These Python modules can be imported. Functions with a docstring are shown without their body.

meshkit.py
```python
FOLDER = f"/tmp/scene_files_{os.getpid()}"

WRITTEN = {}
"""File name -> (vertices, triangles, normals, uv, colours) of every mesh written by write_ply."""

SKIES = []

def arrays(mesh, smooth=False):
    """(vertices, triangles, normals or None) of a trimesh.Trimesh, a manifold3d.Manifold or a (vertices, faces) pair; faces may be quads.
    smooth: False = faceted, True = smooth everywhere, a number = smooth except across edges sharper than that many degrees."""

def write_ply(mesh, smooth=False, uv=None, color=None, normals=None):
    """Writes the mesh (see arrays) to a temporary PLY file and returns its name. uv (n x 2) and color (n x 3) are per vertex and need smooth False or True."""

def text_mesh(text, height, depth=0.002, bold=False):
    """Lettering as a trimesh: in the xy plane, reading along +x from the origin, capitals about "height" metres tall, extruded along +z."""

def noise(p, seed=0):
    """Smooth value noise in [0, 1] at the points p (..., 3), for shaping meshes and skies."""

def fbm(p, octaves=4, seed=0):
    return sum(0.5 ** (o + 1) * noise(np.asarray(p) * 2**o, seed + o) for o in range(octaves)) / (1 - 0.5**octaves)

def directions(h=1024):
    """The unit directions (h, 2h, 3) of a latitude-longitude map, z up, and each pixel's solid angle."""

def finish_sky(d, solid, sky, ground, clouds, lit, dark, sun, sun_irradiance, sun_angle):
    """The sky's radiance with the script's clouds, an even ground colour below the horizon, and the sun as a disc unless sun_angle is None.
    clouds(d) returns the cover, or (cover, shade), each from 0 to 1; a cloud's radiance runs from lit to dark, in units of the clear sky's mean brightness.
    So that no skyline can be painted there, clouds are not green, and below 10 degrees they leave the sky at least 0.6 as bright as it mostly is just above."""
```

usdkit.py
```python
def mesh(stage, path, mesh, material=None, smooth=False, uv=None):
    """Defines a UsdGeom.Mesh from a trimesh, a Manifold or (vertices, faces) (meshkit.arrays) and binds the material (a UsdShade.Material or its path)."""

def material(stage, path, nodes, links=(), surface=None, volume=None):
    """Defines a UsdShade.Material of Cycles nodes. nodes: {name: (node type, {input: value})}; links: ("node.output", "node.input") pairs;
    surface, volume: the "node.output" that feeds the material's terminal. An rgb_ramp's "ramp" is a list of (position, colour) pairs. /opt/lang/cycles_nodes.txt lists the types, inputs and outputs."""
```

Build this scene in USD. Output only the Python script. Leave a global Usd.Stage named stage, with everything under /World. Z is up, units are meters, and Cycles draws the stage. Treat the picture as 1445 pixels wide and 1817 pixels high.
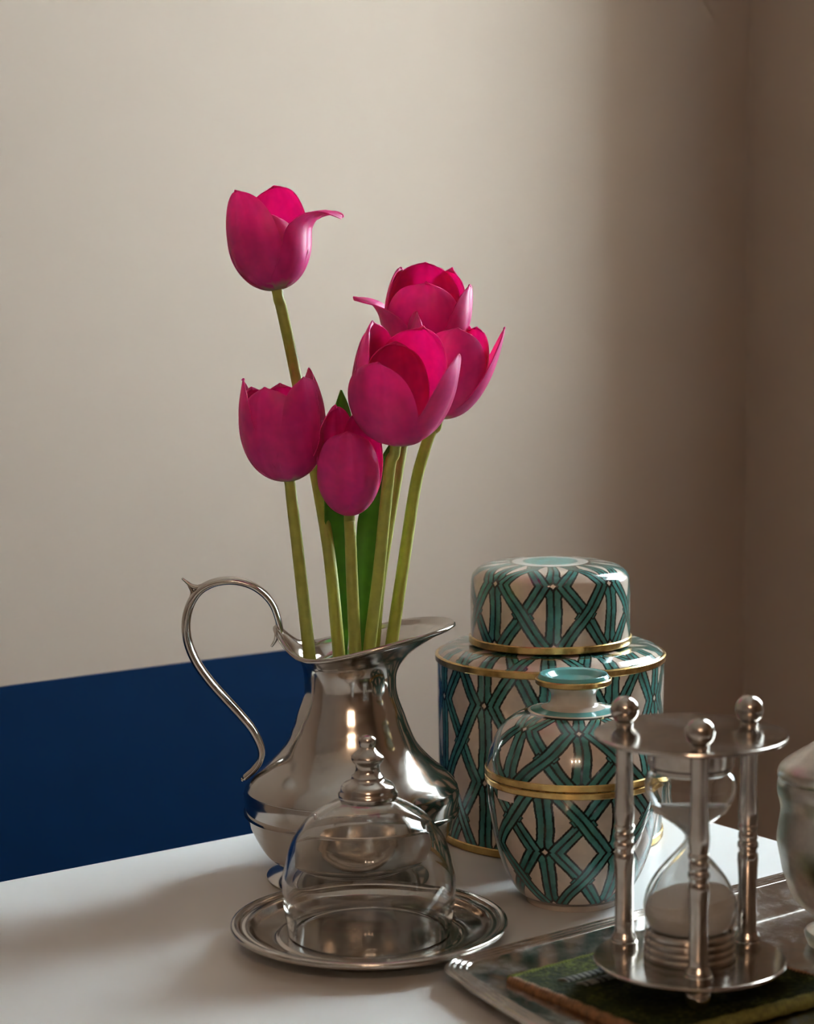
import math
import numpy as np
import trimesh
import usdkit
import meshkit
from pxr import Gf, Sdf, Usd, UsdGeom, UsdLux, UsdShade, Vt

stage = Usd.Stage.CreateInMemory()
UsdGeom.SetStageUpAxis(stage, "Z")
UsdGeom.Xform.Define(stage, "/World")
UsdGeom.Scope.Define(stage, "/World/Looks")
rng = np.random.default_rng(7)

# ------------------------------------------------------------------ camera
# World: x runs along the back wall towards the corner on the right, y towards the back wall, z up.
FPX, PITCH, ROLL, HEAD, CAM_H, TZ = 3700.0, 6.3, 0.5, 36.5, 0.37, 0.75   # focal length in picture widths of 1445, degrees, metres
_p, _r, _a = map(math.radians, (PITCH, ROLL, HEAD))
FWD = np.array([math.sin(_a), math.cos(_a), 0.0])       # level viewing direction
RGT = np.array([math.cos(_a), -math.sin(_a), 0.0])
ZUP = np.array([0.0, 0.0, 1.0])
EYE = np.array([0.0, 0.0, TZ + CAM_H])
_F = FWD * math.cos(_p) - ZUP * math.sin(_p)
_U = FWD * math.sin(_p) + ZUP * math.cos(_p)
_X = math.cos(_r) * RGT - math.sin(_r) * _U
_Y = math.sin(_r) * RGT + math.cos(_r) * _U
cam = UsdGeom.Camera.Define(stage, "/World/camera")
cam.CreateHorizontalApertureAttr(24.0)
cam.CreateVerticalApertureAttr(24.0 * 1817 / 1445)
cam.CreateFocalLengthAttr(24.0 * FPX / 1445)
cam.CreateFStopAttr(7.0)
cam.CreateFocusDistanceAttr(1.27)
cam.CreateClippingRangeAttr(Gf.Vec2f(0.05, 100))
cam.CreateExposureAttr(0.06)
M = np.eye(4)
M[0, :3], M[1, :3], M[2, :3], M[3, :3] = _X, _Y, -_F, EYE
cam.AddTransformOp().Set(Gf.Matrix4d(*M.ravel().tolist()))


def ray(px, py):
    x, y = (px - 722.5) / FPX, -(py - 908.5) / FPX
    return _F + x * _X + y * _Y


def at(px, py, z=0.0):
    """The point z metres above the table top seen at a pixel."""
    d = ray(px, py)
    return EYE + d * ((TZ + z - EYE[2]) / d[2])


def pt(px, py, depth):
    """The point at a level distance in front of the camera seen at a pixel."""
    d = ray(px, py)
    return EYE + d * (depth / (d @ FWD))


def row_of(P):
    q = P - EYE
    return 908.5 - FPX * (q @ _Y) / (q @ _F)


def height(G, row):
    lo, hi = -0.1, 0.8
    for _ in range(40):
        m = (lo + hi) / 2
        lo, hi = (m, hi) if row_of(G + ZUP * m) > row else (lo, m)
    return lo


def prof(G, rows):
    """(row, half width in pixels) pairs of a turned shape on the axis over G as (radius, height) in metres."""
    out = []
    for row, hw in rows:
        z = height(G, row)
        out.append((hw * ((G + ZUP * z - EYE) @ _F) / FPX, z))
    return np.array(out)


# ------------------------------------------------------------------ daylight and lamp light
SKY_COLOR, SKY = (0.80, 0.93, 1.0), 11.5
dome = UsdLux.DomeLight.Define(stage, "/World/sky")
dome.CreateColorAttr(Gf.Vec3f(*SKY_COLOR))
dome.CreateIntensityAttr(SKY)
BULB_COLOR, BULB = (1.0, 0.68, 0.46), 175.0

# ------------------------------------------------------------------ writing prims
used = {}


def numbered(parent, name):
    k = used.get((parent, name), 0)
    used[(parent, name)] = k + 1
    return name if k == 0 else f"{name}_{k:03d}"


def data(p, **kw):
    for k, v in kw.items():
        if v:
            p.SetCustomDataByKey(k, v)


def thing(name, label, category, loc=(0, 0, 0), group=None):
    x = UsdGeom.Xform.Define(stage, "/World/" + numbered("/World", name))
    x.AddTranslateOp().Set(Gf.Vec3d(*map(float, loc)))
    data(x.GetPrim(), label=label, category=category, group=group)
    x.loc = np.array(loc, float)
    return x


def origin_of(prim):
    return prim.loc if hasattr(prim, "loc") else np.zeros(3)


def put(name, mesh, mat, parent=None, smooth=40, tint=None, label=None, kind=None, category=None, group=None, local=False):
    """One Mesh prim under parent (or /World). Vertices are in world metres unless local."""
    root = str(parent.GetPath()) if parent is not None else "/World"
    path = root + "/" + numbered(root, name)
    o = origin_of(parent) if parent is not None else np.zeros(3)
    if hasattr(mesh, "to_mesh"):
        mm = mesh.to_mesh()
        mesh = (mm.vert_properties[:, :3], mm.tri_verts)
    v, f = (mesh.vertices, mesh.faces) if isinstance(mesh, trimesh.Trimesh) else mesh
    v = np.asarray(v, float) - (0 if local else o)
    m = usdkit.mesh(stage, path, (v, np.asarray(f)), mat, smooth=smooth)
    if tint is not None:
        UsdGeom.PrimvarsAPI(m).CreatePrimvar("tint", Sdf.ValueTypeNames.Color3fArray, "vertex").Set(Vt.Vec3fArray.FromNumpy(np.asarray(tint, np.float32)))
    m.loc = o
    data(m.GetPrim(), label=label, kind=kind, category=category, group=group)
    return m


# ------------------------------------------------------------------ shapes
def quads(n, m, closed_m=False, off=0):
    i, j = np.meshgrid(np.arange(n - 1), np.arange(m if closed_m else m - 1), indexing="ij")
    k = (j + 1) % m
    return off + np.stack([i * m + j, i * m + k, (i + 1) * m + k, (i + 1) * m + j], -1).reshape(-1, 4)


def tri(q):
    return np.vstack([q[:, [0, 1, 2]], q[:, [0, 2, 3]]])


def chain(p, step):
    """Resamples a profile so that no step is longer than given, keeping its corners."""
    p, out = np.asarray(p, float), []
    for a, b in zip(p[:-1], p[1:]):
        n = max(1, int(np.ceil(np.linalg.norm(b - a) / step)))
        out += [a + (b - a) * k / n for k in range(n)]
    return np.array(out + [p[-1]])


def spline(p, n=12):
    """Catmull-Rom through the points."""
    p = np.asarray(p, float)
    e = np.vstack([2 * p[0] - p[1], p, 2 * p[-1] - p[-2]])
    out, t = [], np.linspace(0, 1, n, endpoint=False)[:, None]
    for k in range(len(p) - 1):
        a, b, c, d = e[k:k + 4]
        out.append(0.5 * (2 * b + (c - a) * t + (2 * a - 5 * b + 4 * c - d) * t**2 + (3 * b - a - 3 * c + d) * t**3))
    return np.vstack(out + [p[-1:]])


def lathe(p, c, n=96):
    """Turned solid of (radius, height) pairs about the vertical through c, closed at radius 0 where the profile ends there."""
    p = np.asarray(p, float)
    th = np.arange(n) * 2 * np.pi / n
    r, z = np.maximum(p[:, 0], 1e-5), p[:, 1]
    v = np.stack([r[:, None] * np.cos(th), r[:, None] * np.sin(th), np.broadcast_to(z[:, None], (len(p), n))], -1).reshape(-1, 3) + c
    return v, tri(quads(len(p), n, True))


def bead(r, z0, z1, k=6, inner=0.6):
    """A ring's profile: half round outwards from radius r between two heights, closed inwards."""
    t = np.linspace(-np.pi / 2, np.pi / 2, k)
    h = (z1 - z0) / 2
    arc = [(r - h + h * math.cos(a), z0 + h + h * math.sin(a)) for a in t]
    return [(r * inner, z0)] + arc + [(r * inner, z1), (r * inner, z0)]


def band(r0, r1, z0, z1, e=0.0006):
    return [(r0, z0), (r1 - e, z0), (r1, z0 + e), (r1, z1 - e), (r1 - e, z1), (r0, z1), (r0, z0)]


def tube(points, rad, sides=16, flat=None, side=None):
    """A swept round or oval rod with capped ends; flat scales it across, side is the sideways direction."""
    p = np.asarray(points, float)
    rad = np.broadcast_to(rad, (len(p),))
    t = np.gradient(p, axis=0)
    t /= np.linalg.norm(t, axis=1, keepdims=True)
    ref = np.array([0.3, 0.2, 0.1]) if side is None else np.asarray(side, float)
    if side is None:
        ref = np.array([1.0, 0, 0]) if abs(t[:, 0]).max() < 0.9 else np.array([0, 1.0, 0])
    b = ref - (t @ ref)[:, None] * t
    b /= np.linalg.norm(b, axis=1, keepdims=True)
    n = np.cross(t, b)
    a = np.arange(sides) * 2 * np.pi / sides
    fl = np.ones(len(p)) if flat is None else np.broadcast_to(flat, (len(p),))
    v = p[:, None] + rad[:, None, None] * (np.cos(a)[None, :, None] * b[:, None] * fl[:, None, None] + np.sin(a)[None, :, None] * n[:, None])
    v = np.vstack([v.reshape(-1, 3), p[:1], p[-1:]])
    f = tri(quads(len(p), sides, True))
    j = np.arange(sides)
    k = (j + 1) % sides
    e = (len(p) - 1) * sides
    f = np.vstack([f, np.stack([k, j, np.full(sides, len(v) - 2)], 1), np.stack([e + j, e + k, np.full(sides, len(v) - 1)], 1)])
    return v, f


def sheet(P, thick):
    """A thin solid over a grid of points: two faces and a rim, each with its own vertices."""
    n, m = P.shape[:2]
    du, dv = np.gradient(P, axis=0), np.gradient(P, axis=1)
    N = np.cross(du, dv)
    N /= np.linalg.norm(N, axis=-1, keepdims=True) + 1e-12
    A, B = P + N * thick / 2, P - N * thick / 2
    f = quads(n, m)
    idx = np.arange(n * m).reshape(n, m)
    loop = np.concatenate([idx[0, :-1], idx[:-1, -1], idx[-1, :0:-1], idx[:0:-1, 0]])
    L = len(loop)
    V = np.vstack([A.reshape(-1, 3), B.reshape(-1, 3), A.reshape(-1, 3)[loop], B.reshape(-1, 3)[loop]])
    j = np.arange(L)
    k = (j + 1) % L
    o = 2 * n * m
    rim = np.stack([o + j, o + L + j, o + L + k, o + k], 1)
    return (V, np.vstack([tri(f), tri(f[:, ::-1] + n * m), tri(rim)])), np.concatenate([idx.ravel(), idx.ravel(), loop, loop])


def box(lo, hi):
    return trimesh.creation.box(bounds=[lo, hi])


def rbox(lo, hi, r=0.004):
    """A box with rounded edges."""
    import manifold3d as m3
    lo, hi = np.asarray(lo, float) + r, np.asarray(hi, float) - r
    s = m3.Manifold.sphere(r, 16)
    return m3.Manifold.batch_hull([s.translate([x, y, z]) for x in (lo[0], hi[0]) for y in (lo[1], hi[1]) for z in (lo[2], hi[2])])


def joined(*ms):
    out = []
    for m in ms:
        if hasattr(m, "to_mesh"):
            mm = m.to_mesh()
            m = (mm.vert_properties[:, :3], mm.tri_verts)
        out.append(m if isinstance(m, trimesh.Trimesh) else trimesh.Trimesh(np.asarray(m[0]), np.asarray(m[1]), process=False))
    return trimesh.util.concatenate(out)


# ------------------------------------------------------------------ materials
def mat(name, nodes, links, surface="p.BSDF"):
    return usdkit.material(stage, "/World/Looks/" + name, nodes, links, surface=surface)


def plain(name, color, rough, var=0.06, scale=30.0, bump=0.0, bscale=200.0, **kw):
    """A principled surface whose colour drifts a little, with fine relief."""
    c = np.array(color, float)
    nodes = {"geo": ("geometry", {}), "n": ("noise_texture", {"scale": scale, "detail": 3.0}),
             "ramp": ("rgb_ramp", {"ramp": [(0.3, tuple(c * (1 - var))), (0.7, tuple(np.minimum(c * (1 + var), 1)))]}),
             "p": ("principled_bsdf", {"roughness": rough, **kw})}
    links = [("geo.position", "n.vector"), ("n.fac", "ramp.fac"), ("ramp.color", "p.base_color")]
    if bump:
        nodes |= {"bn": ("noise_texture", {"scale": bscale, "detail": 2.0}), "b": ("bump", {"strength": bump, "distance": 0.001})}
        links += [("geo.position", "bn.vector"), ("bn.fac", "b.height"), ("b.normal", "p.normal")]
    return mat(name, nodes, links)


def metal(name, color, r0, r1, scale=40.0, bump=0.15, bscale=35.0):
    """Hand-finished metal: cloudy gloss and a faintly uneven surface."""
    c = np.array(color, float)
    return mat(name, {"geo": ("geometry", {}), "n": ("noise_texture", {"scale": scale, "detail": 5.0, "roughness": 0.6}),
                      "m": ("map_range", {"from_min": 0.35, "from_max": 0.7, "to_min": r0, "to_max": r1, "clamp": True}),
                      "c": ("rgb_ramp", {"ramp": [(0.3, tuple(c * 0.94)), (0.65, tuple(c))]}),
                      "bn": ("noise_texture", {"scale": bscale, "detail": 1.0}), "b": ("bump", {"strength": bump, "distance": 0.002}),
                      "p": ("principled_bsdf", {"metallic": 1.0})},
               [("geo.position", "n.vector"), ("n.fac", "m.value"), ("m.result", "p.roughness"), ("n.fac", "c.fac"), ("c.color", "p.base_color"),
                ("geo.position", "bn.vector"), ("bn.fac", "b.height"), ("b.normal", "p.normal")])


def tinted(name, rough, translucent=0.0, coat=0.0, cloud=0.0, scale=60.0, **kw):
    """Colour read from the mesh's tint."""
    nodes = {"a": ("attribute", {"attribute": "tint"}), "geo": ("geometry", {}), "n": ("noise_texture", {"scale": scale, "detail": 4.0}),
             "m": ("map_range", {"from_min": 0.3, "from_max": 0.7, "to_min": 1 - cloud, "to_max": 1 + cloud, "clamp": True}),
             "x": ("vector_math", {"math_type": "scale"}), "p": ("principled_bsdf", {"roughness": rough, "coat_weight": coat, **kw})}
    links = [("geo.position", "n.vector"), ("n.fac", "m.value"), ("a.color", "x.vector1"), ("m.result", "x.scale"), ("x.vector", "p.base_color")]
    if not translucent:
        return mat(name, nodes, links)
    nodes |= {"t": ("translucent_bsdf", {}), "mix": ("mix_closure", {"fac": translucent})}
    links += [("x.vector", "t.color"), ("p.BSDF", "mix.closure1"), ("t.BSDF", "mix.closure2")]
    return mat(name, nodes, links, "mix.closure")


WALL = plain("wall_paint", (0.44, 0.355, 0.285), 0.75, 0.015, 1.5, 0.12, 500.0)
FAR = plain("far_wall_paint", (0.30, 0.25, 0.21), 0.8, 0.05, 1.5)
CEIL = plain("ceiling_paint", (0.72, 0.68, 0.62), 0.9, 0.02, 2.0)
FLOOR = plain("floor_wood", (0.22, 0.12, 0.06), 0.45, 0.25, 6.0)
TABLE = plain("white_laminate", (0.76, 0.75, 0.73), 0.34, 0.01, 4.0, 0.02, 60.0)
BLUE = plain("blue_plastic", (0.0003, 0.017, 0.064), 0.55, 0.05, 20.0, 0.05, 900.0, specular_ior_level=0.06)
WHITE = plain("white_paint", (0.8, 0.8, 0.78), 0.4)
PEWTER = metal("pewter", (0.60, 0.565, 0.52), 0.09, 0.19, 30.0, 0.10, 30.0)
SOFT_PEWTER = metal("brushed_pewter", (0.52, 0.475, 0.43), 0.13, 0.22, 40.0, 0.05, 50.0)
BRASS = metal("brass", (0.60, 0.40, 0.14), 0.22, 0.30, 60.0, 0.03, 60.0)
GLAZE = tinted("painted_glaze", 0.16, coat=0.6, cloud=0.12, scale=90.0)
PETAL = tinted("tulip_petal", 0.40, 0.5, cloud=0.10, scale=120.0, sheen_weight=0.15)
STEM = tinted("tulip_stem", 0.45, 0.22, cloud=0.12, scale=150.0)
SAND = mat("fine_sand", {"geo": ("geometry", {}), "n": ("noise_texture", {"scale": 1500.0, "detail": 2.0}), "c": ("rgb_ramp", {"ramp": [(0.3, (0.84, 0.79, 0.73)), (0.7, (0.95, 0.91, 0.86))]}),
    "d": ("diffuse_bsdf", {"roughness": 0.6}), "t": ("translucent_bsdf", {}), "mix": ("mix_closure", {"fac": 0.18})},
    [("geo.position", "n.vector"), ("n.fac", "c.fac"), ("c.color", "d.color"), ("c.color", "t.color"), ("d.BSDF", "mix.closure1"), ("t.BSDF", "mix.closure2")], "mix.closure")
PAPER = plain("paper_sticker", (0.75, 0.68, 0.64), 0.6)
MAT_GREEN = mat("green_needlepoint", {"geo": ("geometry", {}), "n": ("noise_texture", {"scale": 420.0, "detail": 3.0}), "w": ("noise_texture", {"scale": 35.0, "detail": 2.0}),
    "c": ("rgb_ramp", {"ramp": [(0.36, (0.003, 0.0045, 0.001)), (0.54, (0.017, 0.022, 0.003)), (0.72, (0.085, 0.095, 0.012))]}),
    "mx": ("mix_float", {"fac": 0.45}), "b": ("bump", {"strength": 0.9, "distance": 0.001}), "p": ("principled_bsdf", {"roughness": 0.95, "specular_ior_level": 0.15})},
    [("geo.position", "n.vector"), ("geo.position", "w.vector"), ("n.fac", "mx.a"), ("w.fac", "mx.b"), ("mx.result", "c.fac"), ("c.color", "p.base_color"), ("n.fac", "b.height"), ("b.normal", "p.normal")])
CORD = plain("olive_cord", (0.15, 0.135, 0.025), 0.8, 0.3, 300.0)
RUST = plain("rust_cord", (0.19, 0.085, 0.03), 0.8, 0.4, 260.0)
STITCH_DARK = plain("dark_thread", (0.02, 0.025, 0.02), 0.7)
STITCH_PALE = plain("pale_thread", (0.20, 0.21, 0.18), 0.7)
STITCH_LIME = plain("lime_thread", (0.14, 0.19, 0.02), 0.75)


def thin_glass(name, ior=1.45, color=(0.99, 0.992, 0.99), rough=0.0):
    return mat(name, {"geo": ("geometry", {}), "io": ("map_range", {"from_min": 0.0, "from_max": 1.0, "to_min": ior, "to_max": 1 / ior}), "f": ("fresnel", {}), "t": ("transparent_bsdf", {"color": color}), "g": ("glossy_bsdf", {"color": (1, 1, 1), "roughness": rough}), "mix": ("mix_closure", {})},
               [("geo.backfacing", "io.value"), ("io.result", "f.IOR"), ("f.fac", "mix.fac"), ("t.BSDF", "mix.closure1"), ("g.BSDF", "mix.closure2")], "mix.closure")


PANE = thin_glass("window_glass")
GLASS = mat("blown_glass", {"g": ("glass_bsdf", {"color": (0.998, 1.0, 0.998), "IOR": 1.48, "roughness": 0.0})}, [], "g.BSDF")
BULB_MAT = mat("bulb_glass", {"e": ("emission", {"color": BULB_COLOR, "strength": BULB})}, [], "e.emission")

# ------------------------------------------------------------------ the room
A0, A1 = at(0, 1560), at(480, 1472)
B0, B1 = at(1270, 1456), at(1376, 1491)
TY = (A0[1] + A1[1]) / 2                                   # the table's far long edge
TX = (B0[0] + B1[0]) / 2                                   # its right end
GAP = 0.62
WY = TY + GAP                                              # back wall
d = ray(1327, 500)
WX = d[0] * WY / d[1]                                      # right wall: through the corner
X0, Y0, CZ = WX - 3.5, WY - 4.0, 2.6
W = 0.22
# the window in the right wall
WIN_Y0, WIN_Y1, WIN_Z0, WIN_Z1 = WY - 0.95, WY - 0.47, 0.95, 2.15
put("floor", box((X0 - W, Y0 - W, -0.1), (WX + W, WY + W, 0)), FLOOR, kind="structure", label="dark wooden floor of the room")
put("ceiling", box((X0 - W, Y0 - W, CZ), (WX + W, WY + W, CZ + 0.1)), CEIL, kind="structure", label="plain pale ceiling of the room")
put("wall_back", box((X0 - W, WY, 0), (WX + W, WY + W, CZ)), WALL, kind="structure", label="matt beige wall behind the flowers and the blue chair")
put("wall_left", box((X0 - W, Y0, 0), (X0, WY, CZ)), FAR, kind="structure", label="beige wall on the left of the room")
put("wall_front", box((X0 - W, Y0 - W, 0), (WX + W, Y0, CZ)), FAR, kind="structure", label="beige wall behind the viewer")
put("wall_right", joined(box((WX, Y0, 0), (WX + W, WIN_Y0, CZ)), box((WX, WIN_Y1, 0), (WX + W, WY, CZ)), box((WX, WIN_Y0, 0), (WX + W, WIN_Y1, WIN_Z0)), box((WX, WIN_Y0, WIN_Z1), (WX + W, WIN_Y1, CZ))),
    WALL, kind="structure", label="shaded beige wall to the right of the room corner")
win = UsdGeom.Xform.Define(stage, "/World/window_1")
win.loc = np.zeros(3)
data(win.GetPrim(), kind="structure", label="white casement window in the right-hand wall")
fx0, fx1, fw = WX + 0.045, WX + 0.095, 0.035
put("window_frame", joined(box((fx0, WIN_Y0, WIN_Z0), (fx1, WIN_Y0 + fw, WIN_Z1)), box((fx0, WIN_Y1 - fw, WIN_Z0), (fx1, WIN_Y1, WIN_Z1)),
    box((fx0, WIN_Y0 + fw, WIN_Z0), (fx1, WIN_Y1 - fw, WIN_Z0 + fw)), box((fx0, WIN_Y0 + fw, WIN_Z1 - fw), (fx1, WIN_Y1 - fw, WIN_Z1))), WHITE, win)
put("pane", box((fx0 + 0.02, WIN_Y0 + fw, WIN_Z0 + fw), (fx0 + 0.026, WIN_Y1 - fw, WIN_Z1 - fw)), PANE, win)
put("window_sill", rbox((WX - 0.03, WIN_Y0 - 0.03, WIN_Z0 - 0.03), (WX + 0.045, WIN_Y1 + 0.03, WIN_Z0), 0.006), WHITE, win)
put("baseboard_back", box((X0, WY - 0.015, 0), (WX, WY, 0.09)), WHITE, kind="structure", label="white baseboard under the back wall")
put("baseboard_right", box((WX - 0.015, Y0, 0), (WX, WY - 0.015, 0.09)), WHITE, kind="structure", label="white baseboard under the right wall")

# a pendant behind the viewer gives the warm light that the metal mirrors
LC = -FWD * 0.75 + RGT * 0.05 + ZUP * 1.95
lamp = thing("pendant_lamp", "brass pendant lamp with three warm bulbs, hung behind the viewer", "lamp", (LC[0], LC[1], CZ))
put("ceiling_rose", lathe([(0, -0.03), (0.05, -0.03), (0.06, -0.02), (0.06, 0), (0, 0)], np.array([LC[0], LC[1], CZ]), 32), BRASS, lamp)
put("rod", tube([(LC[0], LC[1], CZ - 0.02), (LC[0], LC[1], LC[2] + 0.06)], 0.006), BRASS, lamp)
put("arm", tube([LC - RGT * 0.2 + ZUP * 0.06, LC + RGT * 0.2 + ZUP * 0.06], 0.008), BRASS, lamp)
for s in (-0.18, 0, 0.18):
    c = LC + RGT * s
    sock = put("lamp_holder", lathe([(0, 0.02), (0.016, 0.02), (0.018, 0.03), (0.018, 0.055), (0, 0.055)], c, 24), BRASS, lamp)
    put("bulb", lathe([(0.0, -0.04), (0.014, -0.037), (0.025, -0.027), (0.03, -0.012), (0.027, 0.003), (0.018, 0.014), (0.015, 0.0205), (0, 0.0205)], c, 24), BULB_MAT, lamp, smooth=60)

# ------------------------------------------------------------------ table and chair
def build_table():
    t = thing("table", "white rectangular table with a smooth laminate top under the pewter and ceramics", "table", (TX - 0.75, TY - 0.45, 0))
    put("tabletop", rbox((TX - 1.5, TY - 0.9, TZ - 0.03), (TX, TY, TZ), 0.004), TABLE, t)
    put("apron", joined(box((TX - 1.42, TY - 0.10, TZ - 0.10), (TX - 0.08, TY - 0.08, TZ - 0.03)), box((TX - 1.42, TY - 0.82, TZ - 0.10), (TX - 0.08, TY - 0.80, TZ - 0.03)),
                        box((TX - 0.10, TY - 0.80, TZ - 0.10), (TX - 0.08, TY - 0.10, TZ - 0.03)), box((TX - 1.42, TY - 0.80, TZ - 0.10), (TX - 1.40, TY - 0.10, TZ - 0.03))), WHITE, t)
    for sx in (TX - 1.44, TX - 0.11):
        for sy in (TY - 0.84, TY - 0.11):
            put("leg", rbox((sx, sy, 0), (sx + 0.05, sy + 0.05, TZ - 0.03), 0.003), WHITE, t)


build_table()
CHY = TY + 0.17
CHX = 0.0


def build_chair():
    xr = at(585, 1200, 0.08)
    dd = ray(592, 1149)
    xr = dd[0] * CHY / dd[1]
    d0 = ray(0, 1222)
    top = EYE[2] + d0[2] * CHY / d0[1]
    w = 0.50
    c = thing("dining_chair", "dark blue moulded dining chair with a wide flat backrest, behind the table on the left", "chair", (xr - w / 2, CHY - 0.2, 0))
    n, m = 26, 30
    P = np.zeros((n, m, 3))
    for i, s in enumerate(np.linspace(0, 1, n)):
        for j, q in enumerate(np.linspace(-1, 1, m)):
            k = 1 - 0.02 * (abs(q) > 2)
            P[i, j] = (xr - w / 2 + q * w / 2 * k, CHY + 0.06 * (s - 1) + 0.012 * (1 - q * q) * 0.5, 0.50 + (top - 0.50) * s)
    (mesh, idx) = sheet(P[:, ::-1], 0.022)
    put("backrest", mesh, BLUE, c, smooth=True)
    put("seat", rbox((xr - w, CHY - 0.50, 0.435), (xr, CHY - 0.04, 0.465), 0.012), BLUE, c)
    put("back_support", box((xr - w + 0.05, CHY - 0.075, 0.45), (xr - w + 0.09, CHY - 0.05, 0.56)), BLUE, c)
    put("back_support", box((xr - 0.09, CHY - 0.075, 0.45), (xr - 0.05, CHY - 0.05, 0.56)), BLUE, c)
    for x in (xr - w + 0.03, xr - 0.03):
        for y, k in ((CHY - 0.46, -1), (CHY - 0.08, 1)):
            put("leg", tube([(x, y, 0.437), (x, y + 0.03 * k, 0)], 0.012), PEWTER, c)


build_chair()

# ------------------------------------------------------------------ painted lattice of the ceramics
CREAM, TEAL, TEAL2, BLACK, AQUA = (0.62, 0.52, 0.43), (0.028, 0.125, 0.112), (0.070, 0.235, 0.210), (0.004, 0.012, 0.012), (0.10, 0.36, 0.35)


def lattice(x, y, h):
    """Colours of the hand-painted ribbon lattice. x: in column widths, y: in rows, h: a row's height in column widths."""
    hand = meshkit.fbm(np.stack([x * 3.1, y * 3.1 * h, 0 * x], -1), 3, 5) - 0.5
    x = x + 0.012 * np.sin(y * 7 + 1.3) + 0.03 * hand
    ci = np.floor(x)
    rj = np.floor(y)
    s, t = x - ci - 0.5, (y - rj - 0.5) * h
    a0 = 0.155
    dx, dy = 0.5 - a0, 0.5 * h
    L = math.hypot(dx, dy)
    out = np.empty(x.shape + (3,))
    out[:] = CREAM
    shade = np.clip(0.5 + 1.6 * (meshkit.fbm(np.stack([x * 9, y * 9 * h, 1 + 0 * x], -1), 3, 9) - 0.5), 0, 1)

    def ink(mask, col):
        out[mask] = col

    def teal(mask, edge):
        k = np.clip(0.75 * shade + 0.5 * edge, 0, 1)[..., None]
        c = np.array(TEAL) * (1 - k) + np.array(TEAL2) * k
        out[mask] = c[mask]

    lw = 0.030
    hb = 0.112                                               # half width of a double ribbon
    # upright double bars on the columns, flared at their ends
    db = 0.5 - np.abs(s)
    tb = np.abs(t)
    flare = 0.030 * np.clip((tb - 0.30 * h) / (0.08 * h), 0, 1)
    bar = db < 0.128 + flare
    ink(bar, BLACK)
    teal((db < 0.128 + flare - lw) & (db > lw * 0.55), db / hb)
    # ribbons that cross in the middle of the cell and bend back beside the knots
    over = (np.mod(ci + rj, 2) < 1)
    for turn in (0, 1):
        for sg in (1, -1):
            m = over if (sg == 1) == (turn == 0) else ~over
            dl = np.abs((s * dy - sg * t * dx) / L)
            rib = m & (dl < hb)
            ink(rib, BLACK)
            teal(m & (dl < hb - lw) & (dl > lw * 0.5), dl / hb)
            # the knuckle where the upper ribbon's edge steps out
            al = np.abs((s * dx + sg * t * dy) / L)
            if turn == 1:
                kn = m & (dl < hb + 0.03) & (dl >= hb - lw) & (al < 0.14) & (al > 0.02) & ((s * dx + sg * t * dy) * (s * dy - sg * t * dx) > 0)
                ink(kn, BLACK)
                kk = m & (dl < hb + 0.012) & (dl >= hb - lw * 0.4) & (al < 0.122) & (al > 0.038) & ((s * dx + sg * t * dy) * (s * dy - sg * t * dx) > 0)
                teal(kk, dl)
    # knots
    kd = (0.5 - np.abs(s)) + np.abs(0.5 * h - np.abs(t)) * 1.0
    ink(kd < 0.095, BLACK)
    ink(kd < 0.042, CREAM)
    return out


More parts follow.
